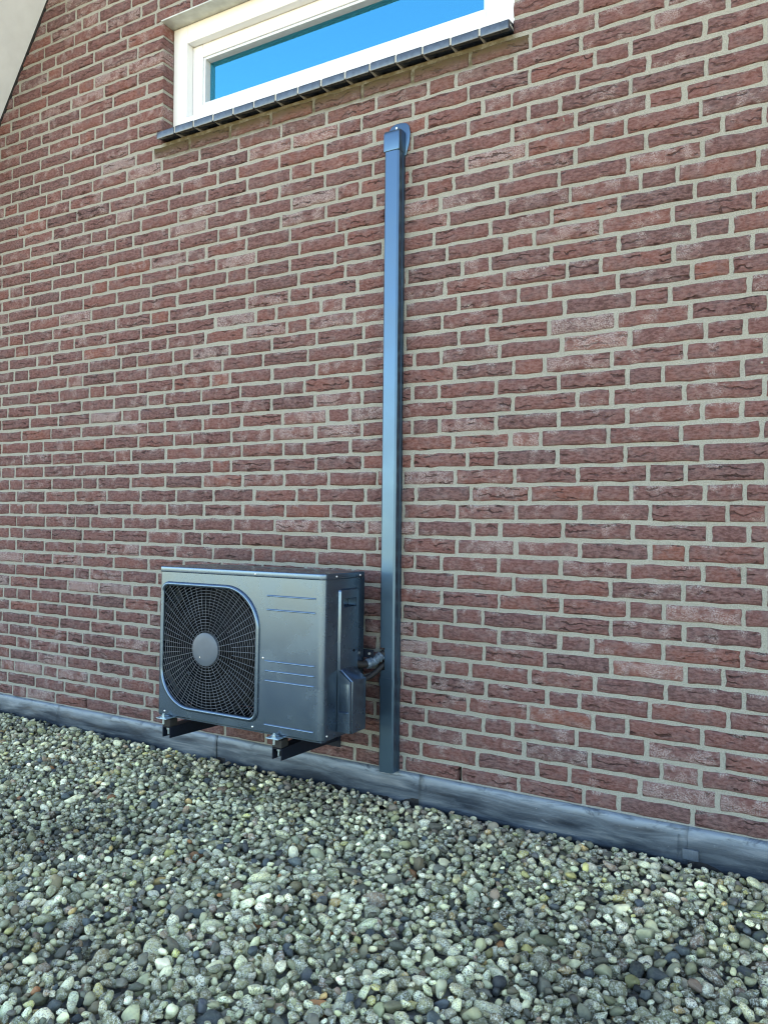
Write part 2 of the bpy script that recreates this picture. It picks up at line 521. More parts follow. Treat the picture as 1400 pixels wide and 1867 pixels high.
# head joints of each course, millimetres along the wall, as the photograph shows them
ROWS = {
 1: [-70,39,260,484,699,920,2213,2437,2658,2880,2993,3216],
 2: [-117,105,326,548,654,874,2282,2502,2721,2832,3057,3287],
 3: [-60,161,272,497,717,934,2235,2451,2675,2898,3124,3236],
 4: [-101,122,341,564,782,890,2302,2524,2633,2854,3077,3301],
 5: [-44,63,283,506,728,945,2248,2465,2688,2908,3018,3241],
 6: [-110,115,341,453,676,897,2312,2533,2753,2863,3088,3314],
 7: [-167,57,283,506,726,833,2367,2474,2691,2912,3133,3357],
 8: [-107,117,338,558,670,894,2312,2526,2745,2964,3191,3300],
 9: [-48,62,287,512,735,953,2359,2579,2795,2904,3126,3352],
 10: [-107,119,340,564,784,891,2200,2413,2519,2741,2963,3185,3410],
 11: [-58,166,389,497,718,939,2358,2578,2800,3018,3127,3353],
 12: [-1,225,442,663,885,2197,2412,2633,2741,2961,3184,3410],
 13: [-61,163,388,609,830,1051,1271,1491,1596,1814,2032,2249,2357,2576,2796,3018,3242,3353],
 14: [-4,218,442,660,879,1098,1208,1426,1647,1870,2088,2196,2416,2638,2860,3083,3193,3414],
 15: [-57,168,391,498,719,941,1163,1380,1601,1821,2039,2256,2477,2582,2804,3029,3256],
 16: [-6,106,332,557,775,999,1216,1435,1655,1874,1981,2199,2417,2638,2859,3083,3308,3415],
 17: [-64,163,389,609,831,1051,1271,1492,1712,1818,2034,2251,2469,2688,2910,3022,3244],
 18: [-10,215,436,543,765,986,1208,1430,1647,1865,2084,2410,2631,2850,3075,3187,3411],
 19: [-189,-76,149,377,602,825,1040,1259,1366,1586,1803,2018,2233,2455,2563,2783,3005,3232],
 20: [-11,213,439,659,767,986,1206,1424,1641,1746,1963,2398,2615,2725,2950,3172,3398],
 21: [31,144,368,590,813,1037,1147,1364,1582,1798,2016,2234,2343,2562,2785,3008,3235,3345],
 22: [-25,202,424,649,872,979,1204,1421,1636,1853,1960,2401,2623,2847,2959,3182,3406],
 23: [-189,38,258,484,706,819,1042,1251,1359,1578,1795,2014,2340,2561,2785,3008,3118,3346],
 24: [-140,90,200,424,649,870,976,1194,1413,1634,1743,1961,2403,2624,2734,2958,3184,3409],
 25: [-194,30,262,481,588,806,1029,1248,1355,1579,1802,2020,2240,2349,2571,2793,3017,3241,3353],
 26: [-137,94,322,430,652,866,1087,1312,1532,1759,1980,2199,2417,2525,2749,2971,3197],
 27: [-93,22,251,473,694,802,1024,1136,1353,1578,1800,2018,2350,2574,2801,3025,3136,3363],
 28: [-140,89,201,429,660,879,990,1212,1434,1652,1758,1975,2198,2417,2640,2750,2975,3202],
 29: [23,256,368,600,823,1045,1269,1491,1598,1819,1926,2361,2589,2809,2919,3146,3370],
 30: [-138,-23,206,432,883,996,1222,1442,1662,1768,1986,2206,2428,2535,2753,2978,3204],
 31: [-204,27,257,485,712,820,1043,1265,1486,1708,1931,2368,2590,2696,2918,3144,3372],
 32: [-145,84,204,428,659,883,1109,1333,1440,1663,1884,2313,2534,2755,2979,3207,3318],
 33: [-200,29,256,485,597,819,1045,1269,1491,1712,1933,2373,2596,2818,3044,3156,3385],
 34: [-142,-28,196,422,652,879,1103,1214,1437,1663,1888,2338,2558,2780,3004,3228],
 35: [-203,27,258,367,595,825,1053,1281,1392,1616,1837,2060,2279,2391,2608,2834,3060,3285,3398],
 36: [-31,195,424,647,763,993,1216,1446,1668,1889,1995,2216,2440,2665,2888,2997,3223],
 37: [-205,27,253,480,589,814,1045,1271,1496,1608,1831,2054,2387,2611,2834,3064,3176,3402],
 38: [-28,198,423,651,759,987,1214,1438,1664,1773,1994,2445,2670,2781,3010,3237],
 39: [-77,150,377,605,836,1066,1273,1383,1607,1831,2055,2280,2502,2613,2838,3065,3292],
 40: [-23,91,321,549,774,1001,1224,1444,1670,1893,1999,2223,2445,2671,2896,3009,3234],
 41: [-81,147,259,486,716,941,1168,1389,1613,1837,2062,2285,2395,2621,2848,3076,3297],
 42: [-134,95,318,548,775,887,1110,1340,1560,1773,2001,2219,2450,2673,2900],
 43: [-70,43,272,497,730,2849],
 44: [-131,95,325,556,789],
 45: [-67,161,385,497,725],
 46: [-12,101,327,557,786],
 47: [-189,-75,158,390,618,840],
 48: [-145,89,323,557,781],
 49: [140,374,487,717],
 50: [313,548,780],
 51: [253,483,713],
 52: [204,433,667,891],
 53: [116,341,571,799],
 54: [168,396,515],
 55: [349],
}


def fill_row(n):
    js = [x / 1000 for x in ROWS.get(n, [])]
    z = (n - 0.5) * COURSE
    lo, hi = left_x(z) - 0.1, right_x(z) + 0.1
    r = random.Random(n * 31 + 5)
    if not js:
        js = [0.0 + r.choice((0, 0.055, 0.11, 0.165))]
    win = WIN_B < z < WIN_T
    if win:
        js = [x for x in js if x < WIN_L - 0.06 or x > WIN_R + 0.06] + [WIN_L - 0.0001, WIN_R + 0.0001]
        if not any(x > WIN_R + 0.06 for x in js):
            pass
    js = sorted(js)
    out = [js[0]]
    for a, b in zip(js[:-1], js[1:]):
        k = max(1, round((b - a) / 0.11))
        if win and abs(a - WIN_L) < 0.01:
            out.append(b); continue
        units = [2] * (k // 2)
        if k % 2:
            units.insert(r.randrange(len(units) + 1), 1)
        acc = 0
        for u in units:
            acc += u
            out.append(a + (b - a) * acc / k)
    while out[-1] < hi:
        out.append(out[-1] + (0.11 if r.random() < 0.2 else 0.22))
    while out[0] > lo:
        out.insert(0, out[0] - (0.11 if r.random() < 0.2 else 0.22))
    bricks = []
    for a, b in zip(out[:-1], out[1:]):
        if win and a > WIN_L - 0.01 and b < WIN_R + 0.01:
            continue
        if b < left_x(z) - 0.02 or a > right_x(z) + 0.02:
            continue
        bricks.append((a, b))
    return bricks

def brick_arrays(L, h, depth, r, fine):
    """one handformed brick, its face at y = 0 looking towards -y, centred on x and z"""
    nx = (9 if L > 0.15 else 6) if fine else (5 if L > 0.15 else 4)
    us = np.concatenate([[0, 0.005], np.linspace(0.005, L - 0.005, nx - 2)[1:-1], [L - 0.005, L]]) - L / 2
    wz = np.array([0, 0.0045, h * 0.36, h * 0.68, h - 0.0045, h]) - h / 2 if fine else np.array([0, 0.0045, h - 0.0045, h]) - h / 2
    nu, nw = len(us), len(wz)
    Xg, Zg = np.meshgrid(us, wz)
    ph = r.uniform(0, 6.28, 6)
    am = r.uniform(0.3, 1.0, 3)
    Y = 0.0011 * (am[0] * np.sin(Xg * 38 + ph[0]) * np.cos(Zg * 60 + ph[1]) + am[1] * np.sin(Xg * 75 + Zg * 90 + ph[2])) + r.normal(0, 0.0005, Xg.shape)
    edge = np.zeros_like(Y, bool)
    edge[0], edge[-1], edge[:, 0], edge[:, -1] = True, True, True, True
    Y = np.where(edge, 0.0052, Y)
    # ragged outline: slow waves along each side plus nicks
    jx = 0.0011 * np.sin(Zg * 150 + ph[3]) + r.normal(0, 0.0007, Xg.shape)
    jz = 0.0012 * np.sin(Xg * 47 + ph[4]) + 0.0007 * np.sin(Xg * 118 + ph[5]) + r.normal(0, 0.0007, Xg.shape)
    Xg = Xg + jx
    Zg = Zg + np.where(np.abs(Zg) > h * 0.3, jz, 0)
    v = np.stack([Xg, Y, Zg], -1).reshape(-1, 3)
    f = []
    for j in range(nw - 1):
        for i in range(nu - 1):
            k = j * nu + i
            f.append((k, k + 1, k + nu + 1, k + nu))
    loop = [i for i in range(nu)] + [j * nu + nu - 1 for j in range(1, nw)] + [(nw - 1) * nu + i for i in range(nu - 2, -1, -1)] + [j * nu for j in range(nw - 2, 0, -1)]
    b = len(v)
    back = v[loop].copy()
    back[:, 1] = depth
    v = np.concatenate([v, back])
    nl = len(loop)
    for i in range(nl):
        f.append((loop[(i + 1) % nl], loop[i], b + i, b + (i + 1) % nl))
    return v, np.array(f, np.int32)

def add_attr(me, name, typ, data):
    a = me.attributes.new(name, typ, 'POINT')
    key = {'FLOAT': 'value', 'FLOAT_VECTOR': 'vector', 'FLOAT_COLOR': 'color'}[typ]
    a.data.foreach_set(key, np.ascontiguousarray(data, np.float32).ravel())

def build_bricks():
    items = []
    for n in range(1, int(APEX_Z / COURSE) + 1):
        for a, b in fill_row(n):
            items.append((n, a, b))
    cand = []
    for i, (n, a, b) in enumerate(items):
        z0, z1 = (n - 1) * COURSE, n * COURSE
        q = project([[a, 0, z0], [b, 0, z0], [b, 0, z1], [a, 0, z1]])
        c = q.mean(0)
        ok = (q[:, 0] > 2).all() and (q[:, 0] < 1398).all() and (q[:, 1] > 2).all() and (q[:, 1] < 1865).all()
        hid = (285 < c[0] < 660 and 1035 < c[1] < 1340) or 690 < c[0] < 725
        area = (q[:, 0].max() - q[:, 0].min()) * 0.5 * (abs(q[3, 1] - q[0, 1]) + abs(q[2, 1] - q[1, 1]))
        if ok and not hid and b < right_x(z1) and a > left_x(z1):
            cand.append((area, i))
    chosen = {i for _, i in sorted(cand, reverse=True)[:300]}
    V, F, A = [], [], {k: [] for k in ('loc', 'tone', 'bloom', 'crease', 'algae_shade', 'vz')}
    base = 0
    for i, (n, a, b) in enumerate(items):
        r = np.random.default_rng(1000 + i)
        j = 0.0130 / 2
        jl = 0 if abs(a - (WIN_R + 0.0001)) < 0.001 else j + r.normal(0, 0.0008)
        jr = 0 if abs(b - (WIN_L - 0.0001)) < 0.001 else j + r.normal(0, 0.0008)
        x0, x1 = a + jl, b - jr
        if x1 - x0 < 0.02:
            continue
        h = 0.0498 + r.normal(0, 0.0007)
        L = x1 - x0
        arris = jl == 0 or jr == 0
        cx, cz = (x0 + x1) / 2, (n - 0.5) * COURSE + r.normal(0, 0.0007)
        cy = r.normal(0, 0.0012)
        q = project([[cx, 0, cz]])[0]
        near = -250 < q[0] < 1650 and -250 < q[1] < 2000
        v, f = brick_arrays(L, h, 0.066 if arris else 0.03, r, near)
        header = L < 0.15
        tone = float(np.clip(r.beta(3.0, 3.1) + (0.06 if header else 0), 0, 1))
        w = math.sin(cx * 2.1 + 1.0) * math.cos(cz * 1.7 + 0.4)
        bloom = float(r.uniform(0.55, 1.0)) if r.random() < 0.10 + 0.08 * w else float(r.uniform(0.0, 0.48))
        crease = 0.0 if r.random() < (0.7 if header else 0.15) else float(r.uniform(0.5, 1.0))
        algae_shade = 0.0
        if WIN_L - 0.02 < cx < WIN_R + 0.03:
            algae_shade = 1.0 if n == 42 else 0.22 if n == 41 else 0.0  # algae plus sill shade, painted on the courses below the window
        off = r.uniform(-40, 40, 3)
        loc = np.stack([v[:, 0] + off[0], v[:, 2] + off[1], v[:, 1] + off[2]], -1)
        dat = dict(loc=loc, tone=np.full(len(v), tone), bloom=np.full(len(v), bloom), crease=np.full(len(v), crease), algae_shade=np.full(len(v), algae_shade), vz=v[:, 2] / h + 0.5)
        if i in chosen:
            me = mesh_np('brick', v, f, 4)
            for k, d in dat.items():
                add_attr(me, k, 'FLOAT_VECTOR' if k == 'loc' else 'FLOAT', d)
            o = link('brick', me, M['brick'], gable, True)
            o.location = (cx, cy, cz)
        else:
            V.append(v + np.array([cx, cy, cz])); F.append(f + base); base += len(v)
            for k, d in dat.items():
                A[k].append(d)
    me = mesh_np('brickwork', np.concatenate(V), np.concatenate(F), 4)
    for k in A:
        add_attr(me, k, 'FLOAT_VECTOR' if k == 'loc' else 'FLOAT', np.concatenate(A[k]))
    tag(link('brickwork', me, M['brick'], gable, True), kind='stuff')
build_bricks()

def build_house_shell():
    # inner leaf behind the bricks, roof slopes and the verge that overhangs the gable
    m = MB()
    zb = -3.4
    for s in (-1, 1):
        xe = APEX_X + s * (APEX_X - left_x(zb + 3.3))
        m.quad((xe, 0.02, -0.2), (xe, 9, -0.2), (xe, 9, -3.4), (xe, 0.02, -3.4))
    into_house(m.build('side_wall', M['plaster']))
    inner = MB()
    Y = 0.16
    cuts = [-0.2, WIN_B, WIN_T, APEX_Z]
    for z0, z1 in zip(cuts[:-1], cuts[1:]):
        if z0 == WIN_B:
            inner.quad((left_x(z0), Y, z0), (WIN_L - 0.05, Y, z0), (WIN_L - 0.05, Y, z1), (left_x(z1), Y, z1))
            inner.quad((WIN_R + 0.05, Y, z0), (right_x(z0), Y, z0), (right_x(z1), Y, z1), (WIN_R + 0.05, Y, z1))
        else:
            inner.quad((left_x(z0), Y, z0), (right_x(z0), Y, z0), (right_x(z1), Y, z1), (left_x(z1), Y, z1))
    inner.quad((left_x(-0.2), 9, -0.2), (right_x(-0.2), 9, -0.2), (APEX_X, 9, APEX_Z), (APEX_X, 9.001, APEX_Z))
    inner.quad((-2.3, 0.2, 1.9), (6.3, 0.2, 1.9), (6.3, 9, 1.9), (-2.3, 9, 1.9))
    into_house(inner.build('inner_leaf', M['plaster']))
    t = np.array([1, 0, PITCH]) / math.hypot(1, PITCH)          # up the left slope
    nrm = np.array([-PITCH, 0, 1]) / math.hypot(1, PITCH)       # out of the left slope
    def slope(name, y0, y1, n0, n1, mat, s=1, a0=-0.25, a1=None):
        L = math.hypot(APEX_X - left_x(-0.1), APEX_Z + 0.1)
        p0 = np.array([left_x(-0.1), 0, -0.1]) + t * a0
        p1 = np.array([APEX_X, 0, APEX_Z])
        pts = []
        for base, off in ((p0, n0), (p1, n0), (p1, n1), (p0, n1)):
            q = base + nrm * off
            if base is p1:
                q = base + np.array([0, 0, off / nrm[2]])
            if s < 0:
                q = np.array([2 * APEX_X - q[0], q[1], q[2]])
            pts.append((q[0], y0, q[2]))
        return into_house(MB().prism(pts, (0, y1 - y0, 0)).build(name, mat))
    for s in (1, -1):
        slope('soffit', -0.50, -0.006, 0.004, 0.03, M['soffit'], s)
        slope('barge_board', -0.53, -0.503, -0.05, 0.24, M['soffit'], s)
        slope('roof', -0.50, 9.2, 0.033, 0.25, M['rooftile'], s)
        slope('verge_gap_shade', -0.004, 0.012, -0.004, 0.02, M['bitumen'], s)  # black strip standing in for the shadow in the soffit gap
build_house_shell()

def build_window():
    win = into_house(MB().box(WIN_L - 0.04, WIN_R + 0.04, 0.118, 0.158, WIN_T + 0.004, WIN_T + 0.06).build('window', M['white']))
    yf, ys = 0.066, 0.104
    x0, x1, z0, z1 = WIN_L + 0.001, WIN_R - 0.001, WIN_B + 0.045, WIN_T - 0.013
    def ring(name, x0, x1, z0, z1, w, ya, yb, mat, bev=0.003):
        for q in ((x0, x0 + w, ya, yb, z0, z1), (x1 - w, x1, ya, yb, z0, z1),
                  (x0 + w + 0.0004, x1 - w - 0.0004, ya + 0.0003, yb, z0, z0 + w), (x0 + w + 0.0004, x1 - w - 0.0004, ya + 0.0003, yb, z1 - w, z1)):
            MB().box(*q).build(name, mat, win, bevel=bev)
    fw = 0.082
    ring('outer_frame', x0, x1, z0, z1, fw, yf, 0.16, M['white'])
    ring('sash', x0 + fw + 0.001, x1 - fw - 0.001, z0 + fw + 0.001, z1 - fw - 0.001, 0.058, ys, 0.158, M['white'])
    g = fw + 0.060
    ring('glazing_bead', x0 + g, x1 - g, z0 + g, z1 - g, 0.011, ys + 0.006, 0.157, M['spacer'], 0.002)
    gx0, gx1, gz0, gz1 = x0 + g + 0.008, x1 - g - 0.008, z0 + g + 0.008, z1 - g - 0.008
    MB().box(gx0, gx1, ys + 0.040, ys + 0.044, gz0, gz1).build('pane', M['glass'], win)
    # steel lintel over the opening
    MB().box(WIN_L - 0.004, WIN_R + 0.004, -0.010, 0.115, WIN_T - 0.012, WIN_T - 0.006).build('lintel', M['lintel'], win)
    # sill of glazed tiles with pale grout between them
    sill = into_house(MB().box(WIN_L + 0.002, WIN_R - 0.002, -0.020, 0.062, WIN_B + 0.016, WIN_B + 0.024).build('window_sill', M['grout']))
    n = 15
    w = (WIN_R - WIN_L) / n
    for i in range(n):
        a, b = WIN_L + i * w + 0.0035, WIN_L + (i + 1) * w - 0.0035
        dz = random.uniform(-0.0012, 0.0012)
        dy = random.uniform(-0.0015, 0.0015)
        pts = [(a, -0.036 + dy, WIN_B + 0.000 + dz), (a, -0.037 + dy, WIN_B + 0.030 + dz), (a, -0.031 + dy, WIN_B + 0.036 + dz), (a, 0.064, WIN_B + 0.056 + dz), (a, 0.064, WIN_B + 0.02), (a, -0.004, WIN_B + 0.008 + dz)]
        hide_seams(MB().prism(pts, (b - a, 0, 0)).build('tile', M['tile'], sill, bevel=0.003, seg=2))
    f = MB()
    for i in range(1, n):
        x = WIN_L + i * w
        f.box(x - 0.0036, x + 0.0036, -0.0345, 0.06, WIN_B + 0.006, WIN_B + 0.031)
    f.build('grout', M['grout'], sill)
build_window()

def build_flashing():
    fl = into_house(MB().box(-2.45, 6.4, -0.010, 0.004, -0.19, -0.085).build('lead_flashing', M['bitumen']))
    seams = [-2.5, -1.55, -0.62, 0.30, 1.29, 2.284, 3.175, 4.08, 5.0, 6.45]
    for k, (a, b) in enumerate(zip(seams[:-1], seams[1:])):
        b2 = b + 0.03
        nu, nw = 44, 12
        us = np.linspace(a, b2, nu)
        ws = np.linspace(0, 1, nw)
        r = np.random.default_rng(50 + k)
        ph = r.uniform(0, 6.28, 8)
        lift = 0.0022 * (k % 2)
        V = []
        for side in (0, 1):
            for w in ws:
                for u in us:
                    z = 0.004 - 0.122 * w + 0.0025 * math.sin(u * 3.1 + ph[0]) * w + 0.0018 * math.sin(u * 11 + ph[1]) * w
                    y = -0.0035 - 0.011 * w ** 0.7 - 0.0045 * math.sin(w * math.pi * 1.25 + 0.2) + 0.0030 * w * math.sin(u * 5.3 + ph[2] + 2 * w) + 0.0022 * w * math.sin(u * 13.7 + ph[3] - 3 * w) + 0.0012 * math.sin(u * 31 + ph[4] + 5 * w)
                    y -= lift + 0.0022 * max(0.0, 1 - abs(u - a) / 0.03) * (0.4 + w)
                    V.append((u, y + 0.0026 * side, z))
        F = []
        N = nu * nw
        for j in range(nw - 1):
            for i in range(nu - 1):
                q = j * nu + i
                F.append((q, q + nu, q + nu + 1, q + 1))
                F.append((N + q, N + q + 1, N + q + nu + 1, N + q + nu))
        for i in range(nu - 1):
            q = (nw - 1) * nu + i
            F.append((q, N + q, N + q + 1, q + 1))
            F.append((i, i + 1, N + i + 1, N + i))
        for j in range(nw - 1):
            F.append((j * nu, N + j * nu, N + (j + 1) * nu, (j + 1) * nu))
            q = j * nu + nu - 1
            F.append((q, q + nu, N + q + nu, N + q))
        link('lead_sheet', mesh_np('lead_sheet', V, F, 4), M['lead'], fl, True)
    hide_seams(MB().box(3.190, 3.236, -0.0215, -0.012, -0.092, -0.060).build('lead_patch', M['zinc_patch'], fl, bevel=0.001))
    # mortar fillet that points the lead into the bed joint
    fm = MB()
    xs = np.linspace(-2.3, 6.2, 180)
    for u0, u1 in zip(xs[:-1], xs[1:]):
        z = lambda u: 0.0035 + 0.0012 * math.sin(u * 17) + 0.0008 * math.sin(u * 53)
        fm.quad((u0, -0.0045, z(u0) - 0.004), (u1, -0.0045, z(u1) - 0.004), (u1, 0.0045, z(u1) + 0.0045), (u0, 0.0045, z(u0) + 0.0045))
    fm.build('pointing', M['mortar'], fl)
build_flashing()

def build_splashes():
    # a few dried splashes of lime and mortar on the bricks
    bm0 = bmesh.new()
    bmesh.ops.create_icosphere(bm0, subdivisions=2, radius=1.0)
    me = bpy.data.meshes.new('lime_splash')
    bm0.to_mesh(me); bm0.free()
    me.materials.append(M['mortar'])
    for px, py, sx, sz in ((854.6, 556.7, 0.0030, 0.0032), (1028, 218, 0.0018, 0.008), (1389, 661, 0.004, 0.004)):
        d = CAM_FWD + CAM_RGT * (px - 700) / 1400 - CAM_UP * (py - 933.5) / 1400
        p = CAM_POS + d * (-CAM_POS[1] / d[1])
        o = link('lime_splash', me, None, gable, True)
        o.location = (p[0], -0.0025, p[2])
        o.scale = (sx, 0.0022, sz)
        o.rotation_euler = (0, random.uniform(-0.5, 0.5), 0)
build_splashes()

# ---------------------------------------------------------------- pebbles on the flat roof
def ico(sub):
    bm = bmesh.new()
    bmesh.ops.create_icosphere(bm, subdivisions=sub, radius=1.0)
    v = np.array([q.co[:] for q in bm.verts])
    f = np.array([[q.index for q in p.verts] for p in bm.faces], np.int32)
    bm.free()
    return v, f

def pebble_shapes(sub, n, seed):
    v, f = ico(sub)
    r = np.random.default_rng(seed)
    out = []
    for _ in range(n):
        d = np.zeros(len(v))
        for fr, am in ((1.3, 0.16), (2.3, 0.14), (4.0, 0.065)):
            for _k in range(3):
                ax = r.normal(size=3); ax /= np.linalg.norm(ax)
                d += am * np.sin(v @ ax * fr * 1.7 + r.uniform(0, 6.28)) / 1.6
        # a couple of worn flats
        w = v * (1 + d)[:, None]
        for _k in range(5):
            ax = r.normal(size=3); ax /= np.linalg.norm(ax)
            h = w @ ax
            lim = r.uniform(0.60, 0.88)
            w = w - np.maximum(h - lim, 0)[:, None] * 0.75 * ax
        out.append(w)
    return np.array(out), f

def build_pebbles():
    r = np.random.default_rng(21)
    X0, X1, Y0, Y1, RES = -1.35, 4.5, -2.25, -0.012, 0.004
    nx, ny = int((X1 - X0) / RES), int((Y1 - Y0) / RES)
    xs = X0 + (np.arange(nx) + 0.5) * RES
    ys = Y0 + (np.arange(ny) + 0.5) * RES
    gx, gy = np.meshgrid(xs, ys)
    def zone(x, y):
        """where the camera, or one a step aside, sees the bed"""
        p = project(np.stack([x, y, np.full_like(x, -0.13)], -1))
        return (p[..., 2] > 0.35) & (p[..., 0] > -560) & (p[..., 0] < 1960) & (p[..., 1] < 2350)
    Z = zone(gx, gy)
    rise = 0.010 * np.clip((1.4 - gx) / 1.6, 0, 1) + 0.024 * np.clip((gy + 0.55) / 0.45, 0, 1) ** 1.5 - 0.012 * np.clip((gy + 0.10) / 0.09, 0, 1) * np.clip((gx - 1.6) / 0.8, 0, 1)
    H = (ROOF_Z + 0.002 + rise + 0.004 * np.sin(gx * 5.1 + 1) * np.sin(gy * 6.3)).astype(np.float64)
    ID = np.full(H.shape, -1, np.int32)
    okj, oki = np.nonzero(Z)
    N = int(Z.sum() * RES * RES * 3500)
    size = np.clip(r.lognormal(math.log(0.0104), 0.36, N), 0.0050, 0.027)
    size = np.sort(size)[::-1]
    size = size[np.argsort(np.arange(N) + r.normal(0, N * 0.45, N))]
    asp = np.stack([r.uniform(1.0, 1.5, N), r.uniform(0.85, 1.05, N), r.uniform(0.62, 1.0, N)], 1)
    yaw = r.uniform(0, math.pi, N)
    pos = np.zeros((N, 3))
    target = ROOF_Z + 0.030
    limit = ROOF_Z + 0.052
    for k in range(N):
        c = r.integers(0, len(okj), 14)
        hh = H[okj[c], oki[c]] - rise[okj[c], oki[c]]
        best = None
        a, b, cc = size[k] * asp[k]
        R = int(a / RES) + 1
        cy, sy = math.cos(yaw[k]), math.sin(yaw[k])
        for m in c[np.argsort(hh)[:3]]:
            j, i = okj[m], oki[m]
            j0, j1, i0, i1 = max(0, j - R), min(ny, j + R + 1), max(0, i - R), min(nx, i + R + 1)
            dx, dy = gx[j0:j1, i0:i1] - xs[i], gy[j0:j1, i0:i1] - ys[j]
            q = 1 - ((dx * cy + dy * sy) / a) ** 2 - ((-dx * sy + dy * cy) / b) ** 2
            hgt = cc * np.sqrt(np.maximum(q, 0))
            zc = np.max(np.where(q > 0, H[j0:j1, i0:i1] + hgt, -9)) - 0.20 * cc
            lvl = zc + cc - rise[j, i]
            if best is None or lvl < best[0]:
                best = (lvl, j, i, j0, j1, i0, i1, q > 0, hgt, zc)
        lvl, j, i, j0, j1, i0, i1, inside, hgt, zc = best
        if lvl > limit:
            pos[k] = (xs[i], ys[j], -9)
            continue
        sub = H[j0:j1, i0:i1]
        top = zc + hgt
        up = inside & (top > sub)
        sub[up] = top[up]
        ID[j0:j1, i0:i1][up] = k
        pos[k] = (xs[i], ys[j], zc)
    seen = np.bincount(ID[ID >= 0], minlength=N)
    keep = np.nonzero(seen >= 3)[0]
    keep = keep[pos[keep, 1] + size[keep] * 0.9 < -0.014]
    px = project(pos[keep])
    appar = 1400 * size[keep] / px[:, 2] * np.sqrt(seen[keep] * RES * RES / (math.pi * size[keep] ** 2) + 0.01)
    inframe = (px[:, 0] > 12) & (px[:, 0] < 1388) & (px[:, 1] > 0) & (px[:, 1] < 1852)
    order = np.argsort(-np.where(inframe, appar, 0))
    single = set(keep[order[:300]].tolist())
    pal = np.array([(0.36, 0.355, 0.235), (0.50, 0.50, 0.35), (0.26, 0.26, 0.175), (0.14, 0.14, 0.12), (0.06, 0.075, 0.09), (0.68, 0.67, 0.50),
                    (0.82, 0.80, 0.64), (0.44, 0.31, 0.14), (0.34, 0.15, 0.07), (0.28, 0.20, 0.155), (0.42, 0.39, 0.17), (0.20, 0.17, 0.11)])
    wgt = np.array([0.19, 0.19, 0.14, 0.085, 0.06, 0.19, 0.06, 0.020, 0.004, 0.040, 0.025, 0.05])
    # dirt and moss gather in broad patches
    lf = np.sin(pos[:, 0] * 3.1 + 0.7) * np.sin(pos[:, 1] * 4.3 + 1.9) + 0.6 * np.sin(pos[:, 0] * 7.3 - pos[:, 1] * 5.1)
    patchy = 1.0 - 0.42 * np.clip(lf - 0.25, 0, 1) - 0.55 * np.exp(-((pos[:, 0] - 2.86) / 0.24) ** 2 - ((pos[:, 1] + 0.60) / 0.17) ** 2) * (r.random(N) < 0.85)
    ci = r.choice(len(pal), N, p=wgt / wgt.sum())
    colr = pal[ci] * np.array([1.74, 1.66, 1.38]) * r.uniform(0.38, 1.28, (N, 1)) * patchy[:, None] * r.uniform(0.95, 1.05, (N, 3))
    # stones against the wall stay damp and brown
    damp = np.exp(-((pos[:, 1] + 0.02) / 0.16) ** 2) * np.clip((pos[:, 0] - 0.9) / 0.8, 0, 1) * (r.random(N) < 0.5)
    colr = colr * (1 - 0.7 * damp[:, None]) + 0.7 * damp[:, None] * np.array([0.30, 0.22, 0.17]) * r.uniform(0.7, 1.5, (N, 1))
    speck = np.where(np.isin(ci, (4, 3, 8)), 0.08, 1.0) * np.where(r.random(N) < 0.80, r.uniform(0.45, 1.0, N), 0.05)
    tilt = r.normal(0, 0.42, (N, 2))
    S1, F1 = pebble_shapes(2, 14, 5)
    S2, F2 = pebble_shapes(3, 14, 6)
    def verts(k, S):
        v = S[k % len(S)] * (size[k] * asp[k])
        ca, sa = math.cos(tilt[k, 0]), math.sin(tilt[k, 0])
        v = v @ np.array([[1, 0, 0], [0, ca, sa], [0, -sa, ca]])
        cb, sb = math.cos(tilt[k, 1]), math.sin(tilt[k, 1])
        v = v @ np.array([[cb, 0, -sb], [0, 1, 0], [sb, 0, cb]])
        cy, sy = math.cos(yaw[k]), math.sin(yaw[k])
        return v @ np.array([[cy, sy, 0], [-sy, cy, 0], [0, 0, 1]])
    big = set(keep[np.argsort(-appar)[:2600]].tolist())
    V, F, C, SP = [], [], [], []
    base = 0
    for k in keep:
        k = int(k)
        hi = k in big or k in single
        S, f = (S2, F2) if hi else (S1, F1)
        v = verts(k, S)
        cc = np.concatenate([colr[k], [1]])
        if k in single:
            me = mesh_np('pebble', v, f, 3)
            add_attr(me, 'pcol', 'FLOAT_COLOR', np.tile(cc, (len(v), 1)))
            add_attr(me, 'speck', 'FLOAT', np.full(len(v), speck[k]))
            o = link('pebble', me, M['pebble'], roof, True)
            o.location = pos[k]
            continue
        V.append(v + pos[k]); F.append(f + base); base += len(v)
        C.append(np.tile(cc, (len(v), 1))); SP.append(np.full(len(v), speck[k]))
    me = mesh_np('gravel', np.concatenate(V), np.concatenate(F), 3)
    add_attr(me, 'pcol', 'FLOAT_COLOR', np.concatenate(C))
    add_attr(me, 'speck', 'FLOAT', np.concatenate(SP))
    tag(link('gravel', me, M['pebble'], roof, True), kind='stuff')
    print('pebbles', N, 'kept', len(keep), 'tris', len(me.polygons))
build_pebbles()

# ---------------------------------------------------------------- the outdoor unit
UW, UH, UD = 0.7601, 0.5690, 0.2677
UEX = Vector((0.99999, 0.0, 0.0036)).normalized()
UEY = Vector((0.00006, 0.999836, -0.018083))
UEZ = Vector((-0.003615, 0.018083, 0.99983))
UO = Vector((1.33267, -0.1, 0.17409)) - UD * UEY

